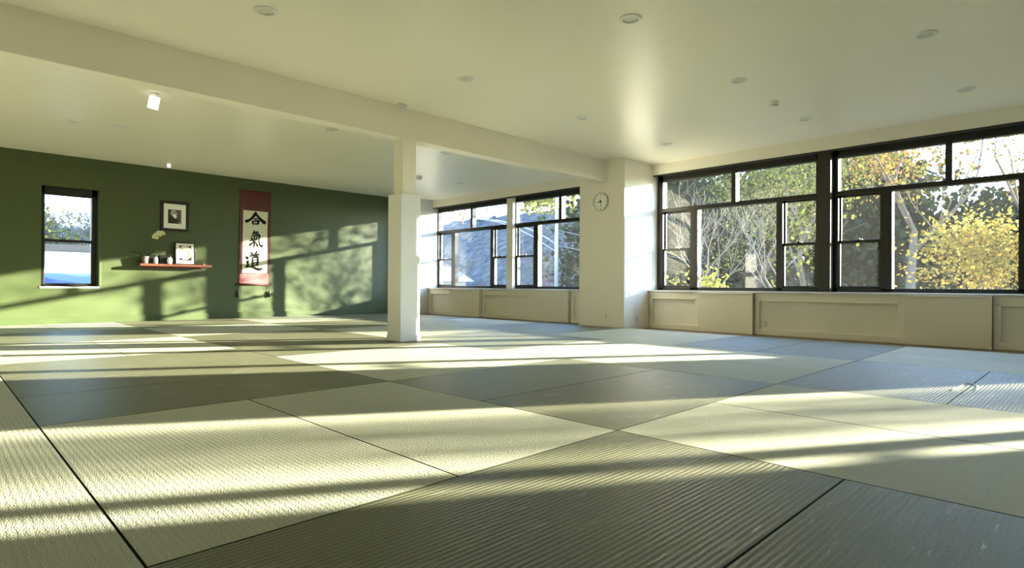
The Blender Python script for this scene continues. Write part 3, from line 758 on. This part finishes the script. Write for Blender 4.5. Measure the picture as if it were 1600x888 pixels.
SG = [[(.2,.0,.16),(.7,.1,.12)], [(.3,.3,.10),(.6,.5,.14),(.2,.6,.10)], [(.3,1.0,.12),(.5,1.4,.10)], [(.3,1.8,.10),(.7,2.1,.14)], [(.4,2.5,.12),(.5,2.9,.10)]]
obj('signature', brush('sg', SG, 4.688, 1.52, .05, .062), M['rust'], paper)

# curved scuff on the mat, built as a thin raised cord
b = BM(); tube(b, [(MX+p[0], MY+p[1], .0025) for p in ((4.58,-.93), (4.72,-.945), (4.90,-.955), (5.05,-.965), (5.06,-1.0), (4.99,-1.03), (4.85,-1.05), (4.72,-1.05))], .003, 6)
tag(obj('white_scuff', b, M['matboard'], origin=(MX+4.8, MY-1, 0)), 'short curved white scuff built as a thin cord on a dark ribbed mat near the windows', 'scuff mark')

# ------------------------------------------------------------------ outdoors
b = BM(); box(b, (-120, -120, -0.95), (160, 200, -0.55)); tag(obj('ground', b, M['grass']), kind='structure')

def rnd(a, c): return a + (c-a)*random.random()
def leaf_cloud(b, centres, per, size, spread, flat_=0.8):
    for c in centres:
        for _ in range(per):
            # gaussian blob
            p = Vector(c) + Vector((random.gauss(0, spread), random.gauss(0, spread), random.gauss(0, spread*flat_)))
            s = size*rnd(.6, 1.3)
            n_ = Vector((random.gauss(0,1), random.gauss(0,1), random.gauss(0,1))).normalized()
            a = n_.orthogonal().normalized(); a.rotate(Matrix.Rotation(rnd(0, 6.28), 3, n_)); d = n_.cross(a)
            b.faces.new([b.verts.new(p+a*s*.5), b.verts.new(p+d*s*.34), b.verts.new(p-a*s*.5), b.verts.new(p-d*s*.34)])
def grow(b, p, d, L, r, depth, tips, spreadang=.55, upw=.12, nsub=3, minr=.004, seg=4):
    pts = [p.copy()]; rr = [r]; q = p.copy(); dd = d.copy()
    for i in range(seg):
        dd = (dd + Vector((random.gauss(0,.10), random.gauss(0,.10), random.gauss(0,.07)+upw*.25))).normalized()
        q = q + dd*L/seg; pts.append(q.copy()); rr.append(max(minr, r*(1-.45*(i+1)/seg)))
    tube(b, pts, rr, 5 if depth > 1 else 3, cap=False)
    if depth <= 0:
        tips.append(q); return
    if depth <= 1: tips.append(q)
    for k in range(nsub):
        i = random.choice(range(1, seg+1)) if k else seg
        ax = dd.orthogonal().normalized(); ax.rotate(Matrix.Rotation(rnd(0, 6.28), 3, dd))
        nd = dd.copy(); nd.rotate(Matrix.Rotation(rnd(.5, 1.3)*spreadang, 3, ax)); nd = (nd+Vector((0,0,upw))).normalized()
        grow(b, pts[i], nd, L*rnd(.62, .85), rr[i]*rnd(.55, .75), depth-1, tips, spreadang, upw, nsub, minr, seg)
def tree(name, label, cat, loc, h, trunk_r, depth, leafmat, per, lsize, lspread,  barkmat='bark', group='trees outside the windows', ang=.6, nsub=3, stems=1, lean=(0,0), upw=.12, keep=1.0, first=.33, minr=.004):
    t = thing(name, label, cat, loc, group)
    b = BM(); tips = []
    for s in range(stems):
        a = rnd(0, 6.28); sp = .35 if stems > 1 else .05
        d = Vector((math.cos(a)*sp*rnd(.3,1)+lean[0], math.sin(a)*sp*rnd(.3,1)+lean[1], 1)).normalized()
        grow(b, Vector(loc)+Vector((math.cos(a)*.1*(stems > 1), math.sin(a)*.1*(stems > 1), 0)), d, h*first, trunk_r*rnd(.7, 1.0), depth, tips, ang, upw, nsub, minr)
    obj('trunk_and_branches', b, M[barkmat], t)
    if per:
        cs = [c for c in tips if random.random() < keep]
        b = BM(); leaf_cloud(b, cs, per, lsize, lspread); obj('foliage', b, M[leafmat], t)
    return t
def vd(px, depth):
    """ground position seen along a direction from the room's centre line"""
    a = (px-800)/916.0
    return (( .7088*a+.7054)*depth, (-.7054*a+.7088)*depth, -0.56)
GZ = -0.56
# right-hand windows
tree('maple_tree', 'low maple with bright yellow leaves filling the lower pane of the nearest window', 'tree', (16.2, 1.75, GZ), 3.3, .07, 4, 'yellow', 12, .10, .22, ang=.75, nsub=3, stems=3)
tree('autumn_tree', 'tall amber-leaved tree behind the yellow maple', 'tree', (24.0, 4.6, GZ), 10, .20, 5, 'amber', 14, .14, .40, ang=.65, nsub=3)
tree('autumn_tree', 'rust and amber tree at the outer edge of the nearest window', 'tree', (26.0, 1.8, GZ), 10.5, .2, 5, 'amber', 14, .14, .42, ang=.65, nsub=3)
tree('autumn_tree', 'gold and green tree seen beside the thick window post', 'tree', (22.0, 7.4, GZ), 8.5, .17, 5, 'olive', 14, .13, .38, ang=.65, nsub=3)
tree('autumn_tree', 'gold-tinged tree high behind the window next to the clock pier', 'tree', (24.5, 10.2, GZ), 9.0, .17, 5, 'cliffleaf', 12, .13, .38, ang=.65, nsub=3)
tree('bare_tree', 'pale bare-branched shrub tree fanning across the window beside the clock pier', 'tree', (15.6, 7.9, GZ), 4.8, .07, 4, 'olive', 0, .1, .1, 'palebark', ang=.55, nsub=3, stems=3, upw=.16)
tree('bare_tree', 'pale bare tree leaning behind the narrow sashes of the clock-side window', 'tree', (17.6, 6.2, GZ), 5.2, .06, 4, 'olive', 0, .1, .1, 'palebark', ang=.6, nsub=3, stems=2, upw=.14, lean=(.2,.3))
tree('leafy_shrub', 'low shrub with drooping pale yellow leaves at the bottom of the clock-side window', 'shrub', (13.4, 6.7, GZ), 1.9, .035, 3, 'cliffleaf', 5, .12, .15, 'palebark', 'shrubs outside the windows', ang=.8, nsub=3, stems=4)
for i, (x, y, h, lab) in enumerate(((27, 13.5, 8, 'dark evergreen directly behind the bare shrub tree'), (29, 11.0, 9, 'dark evergreen behind the gold-tinged tree'), (30, 8.0, 8, 'dark evergreen behind the thick window post'), (31, 4.8, 6, 'dark low evergreen behind the amber tree'), (32, 2.2, 5, 'dark low evergreen behind the nearest window'), (26, 16.5, 8, 'dark evergreen beside the clock pier edge of the window'))):
    tree('evergreen_tree', lab, 'tree', (x, y, GZ), h, .16, 4, 'dusk', 34, .36, .75, ang=.9, nsub=4, upw=0.05)
# rock hillside beyond the left windows
t = None
b = BM()
nx, ny = 26, 60
def hh(u_, v):
    y = 12 + v*62; x = 27 + u_*26 + (y-14)*.10
    base = 9.0*min(1, u_*1.9)**.8
    from mathutils import noise
    nn = noise.noise(Vector((x*.22, y*.22, 3)))*1.4 + noise.noise(Vector((x*.7, y*.7, 9)))*.7 + noise.noise(Vector((x*1.6, y*1.6, 1)))*.35
    return Vector((x + nn*1.2, y, -0.8 + base + nn*min(1, u_*6)))
g = [[b.verts.new(hh(i/nx, j/ny)) for j in range(ny+1)] for i in range(nx+1)]
for i in range(nx):
    for j in range(ny): b.faces.new((g[i][j], g[i][j+1], g[i+1][j+1], g[i+1][j]))
tag(obj('rock_hillside', b, M['rock'], origin=(30, 40, -0.8)), 'shaded blue-grey rock face rising beyond the farther windows', 'hillside')
for i, (x, y, lab) in enumerate(((33, 20, 'golden tree on top of the rock face nearest the clock pier'), (33, 27, 'golden tree on the rock face behind the street lamp'), (34, 34, 'golden tree on the rock face behind the far pair of windows'), (36, 43, 'yellow-green tree at the far end of the rock face top'), (35, 52, 'yellow-green tree farthest along the rock face'))):
    tree('hilltop_tree', lab, 'tree', (x, y, 6.0 if i < 3 else 6.5), 7, .14, 4, 'cliffleaf', 16, .34, .7, group='trees on the rock face', ang=.8, nsub=4, upw=.05)
for i, (x, y, lab) in enumerate(((22.5, 21.5, 'pale bare shrub in front of the rock face behind the far pair of windows'), (24.5, 19.0, 'pale bare shrub beside the street lamp pole'), (21.5, 26.5, 'pale bare shrub in front of the small house'))):
    tree('bare_shrub', lab, 'shrub', (x, y, GZ), 3.8, .05, 5, 'olive', 0, .1, .1, 'palebark', 'bare shrubs by the rock face', ang=.7, nsub=3, stems=3)
b = BM()
from mathutils import noise
gr_ = []
for i in range(9):
    row = []
    for j in range(41):
        y = -40+j*2.0; z = -.9 + [0, 1.6, 2.9, 3.6, 3.9, 3.6, 2.6, 1.2, 0][i]*(1+.35*noise.noise(Vector((y*.12, i*.3, 5)))) + (.5*noise.noise(Vector((y*.6, i*.9, 2))) if 0 < i < 8 else 0)
        row.append(b.verts.new((44+i*2.2, y, z)))
    gr_.append(row)
for i in range(8):
    for j in range(40): b.faces.new((gr_[i][j], gr_[i][j+1], gr_[i+1][j+1], gr_[i+1][j]))
tag(obj('wooded_ridge', b, M['ridge'], origin=(52, 0, -.9)), 'low dark ridge closing the view behind the trees of the near windows', 'hillside')
# street lamp seen through the second far window
t = thing('street_lamp', 'pale steel street lamp pole with curved arm before the rock face', 'street lamp', (20.5, 17.7, GZ))
b = BM(); tube(b, [(20.5, 17.7, GZ), (20.5, 17.7, 2.5), (20.5, 17.7, 5.6)], [.11, .09, .07], 12); obj('pole', b, M['steel'], t)
b = BM()
for dz, rr in ((0, .035), (-.35, .025)):
    tube(b, [(20.5, 17.7, 2.62+dz), (20.2, 18.1, 2.95+dz), (19.8, 18.5, 3.25+dz*.8), (19.3, 19.1, 3.55+dz*.5), (18.7, 19.7, 3.72+dz*.2), (18.2, 20.2, 3.78)], rr, 8)
obj('arm', b, M['steel'], t)
b = BM(); box(b, (17.7, 20.0, 3.70), (18.3, 20.5, 3.84), .03); obj('lamp_head', b, M['steel'], t)
b = BM()
for o_, q_ in (((20.5, 17.7, 3.3), (26, 9.5, .9)), ((20.5, 17.7, 2.6), (27, 10, 0.4))): tube(b, [o_, q_], .010, 5)
obj('guy_wire', b, M['steel'], t)

def house(name, label, c, wx, wy, hz, roofh, wallm, roofm, wins=(), ridge='X', base=GZ):
    t = thing(name, label, 'house', (c[0], c[1], base), 'houses outside')
    x0, x1, y0, y1 = c[0]-wx/2, c[0]+wx/2, c[1]-wy/2, c[1]+wy/2
    b = BM(); box(b, (x0, y0, base), (x1, y1, base+hz)); obj('walls', b, M[wallm], t)
    b = BM(); e = .35; z = base+hz
    if ridge == 'X': P = [(x0-e, y0-e, z), (x1+e, y0-e, z), (x1+e, y1+e, z), (x0-e, y1+e, z), (x0-e, c[1], z+roofh), (x1+e, c[1], z+roofh)]; F = [(0,1,5,4), (2,3,4,5), (0,4,3), (1,2,5), (0,3,2,1)]
    else: P = [(x0-e, y0-e, z), (x1+e, y0-e, z), (x1+e, y1+e, z), (x0-e, y1+e, z), (c[0], y0-e, z+roofh), (c[0], y1+e, z+roofh)]; F = [(0,4,5,3), (1,2,5,4), (0,1,4), (2,3,5), (0,3,2,1)]
    v = [b.verts.new(p) for p in P]
    for f in F: b.faces.new([v[i] for i in f])
    obj('roof', b, M[roofm], t)
    for (ax, u0, u1, z0, z1) in wins:
        b = BM()
        if ax == 'Y': box(b, (u0, y0-.05, z0), (u1, y0+.02, z1))
        else: box(b, (x0-.05, u0, z0), (x0+.02, u1, z1))
        wn = obj('window', b, M['darkglass'], t)
        b = BM()
        if ax == 'Y': box(b, ((u0+u1)/2-.03, y0-.08, z0), ((u0+u1)/2+.03, y0-.04, z1)); box(b, (u0, y0-.08, (z0+z1)/2-.03), (u1, y0-.04, (z0+z1)/2+.03))
        else: box(b, (x0-.08, (u0+u1)/2-.03, z0), (x0-.04, (u0+u1)/2+.03, z1)); box(b, (x0-.08, u0, (z0+z1)/2-.03), (x0-.04, u1, (z0+z1)/2+.03))
        obj('glazing_bar', b, M['siding'], wn)
    return t
# small pale house behind the far window
house('small_house', 'small pale house with two square windows beyond the farthest window', (20.3, 27.5), 3.6, 3.0, 1.5, .9, 'siding', 'siding', [('X', 26.4, 27.1, .25, .85), ('X', 27.5, 28.2, .25, .85)], 'X')
# roofs outside the green-wall window
house('shed', 'low building with slate blue gable roof at the bottom of the green-wall window', (2.0, 24.5), 4.4, 5.0, 1.0, .50, 'siding', 'roof', [], 'Y')
house('long_house', 'long low building with slate blue roof behind the gabled one', (6.2, 31.0), 9.0, 5.0, 0.95, .75, 'stucco', 'roof', [('Y', 3.4, 4.4, .0, .5)], 'X')
t = thing('garden_wall', 'pale sunlit stone wall beyond the low roofs outside the green-wall window', 'wall', (6, 38, GZ), None)
b = BM(); box(b, (-14, 38, GZ), (22, 38.6, 2.36)); obj('wall_body', b, M['stucco'], t)
b = BM(); box(b, (-14, 37.9, 2.36), (22, 38.7, 2.72), .02); obj('coping', b, M['bark'], t)
for i, (x, y, h, lm, per, lab) in enumerate(((4.2, 44, 9, 'cliffleaf', 1, 'pale bare tree at the left of the view through the green-wall window'), (7.6, 43, 10, 'olive', 0, 'bare tree in the middle of the view through the green-wall window'), (10.2, 41.5, 8.5, 'olive', 0, 'bare tree toward the right edge of the view through the green-wall window'), (6.0, 50, 10, 'cliffleaf', 1, 'thin pale tree farthest behind the sunlit wall'))):
    tree('bare_tree', lab, 'tree', (x, y, GZ), h, .16, 5, lm, per, .22, .35, 'palebark', 'bare trees beyond the green-wall window', ang=.8, nsub=4, stems=2, minr=.022, upw=.04, first=.25)
house('far_house', 'distant house with bright blue roof among the bare trees', (11.5, 62.0), 10.0, 6.0, 4.6, 1.6, 'siding', 'roof', [], 'X')

# trees on the sunny side, out of view, that dapple the light
for i, (x, y, h) in enumerate(((25.0, -3.4, 7.5), (23.5, -9.2, 7.0))):
    tree('bare_tree', ['leafless tree on the sunny side of the building, nearer the maple', 'leafless tree on the sunny side beside the slender columnar tree'][i], 'tree', (x, y, GZ), h, .13, 4, 'olive', 0, .2, .3, 'bark', 'bare trees on the sunny side', ang=.6, nsub=3)

# slender columnar tree whose fine foliage half-shades one window behind the camera
cx_, cy_ = 21.7, -9.52
t = thing('columnar_tree', 'slender columnar tree with fine sparse foliage on the sunny side', 'tree', (cx_, cy_, GZ), None)
b = BM(); tube(b, [(cx_, cy_, GZ), (cx_, cy_, 3), (cx_, cy_, 6.4)], [.06, .045, .01], 6); obj('trunk_and_branches', b, M['bark'], t)
b = BM()
for _ in range(5200):
    u_ = rnd(-.38, .38); v_ = rnd(-.25, .25); z = rnd(1.4, 6.3)
    p = Vector((cx_+u_*.505+v_*.863, cy_+u_*.863-v_*.505, z)); s_ = .075*rnd(.6, 1.3)
    n_ = Vector((random.gauss(0,1), random.gauss(0,1), random.gauss(0,1))).normalized(); q_ = n_.orthogonal().normalized(); d = n_.cross(q_)
    b.faces.new([b.verts.new(p+q_*s_*.5), b.verts.new(p+d*s_*.34), b.verts.new(p-q_*s_*.5), b.verts.new(p-d*s_*.34)])
obj('foliage', b, M['olive'], t)

for o in bpy.data.objects:
    if '_o' in o.keys(): del o['_o']
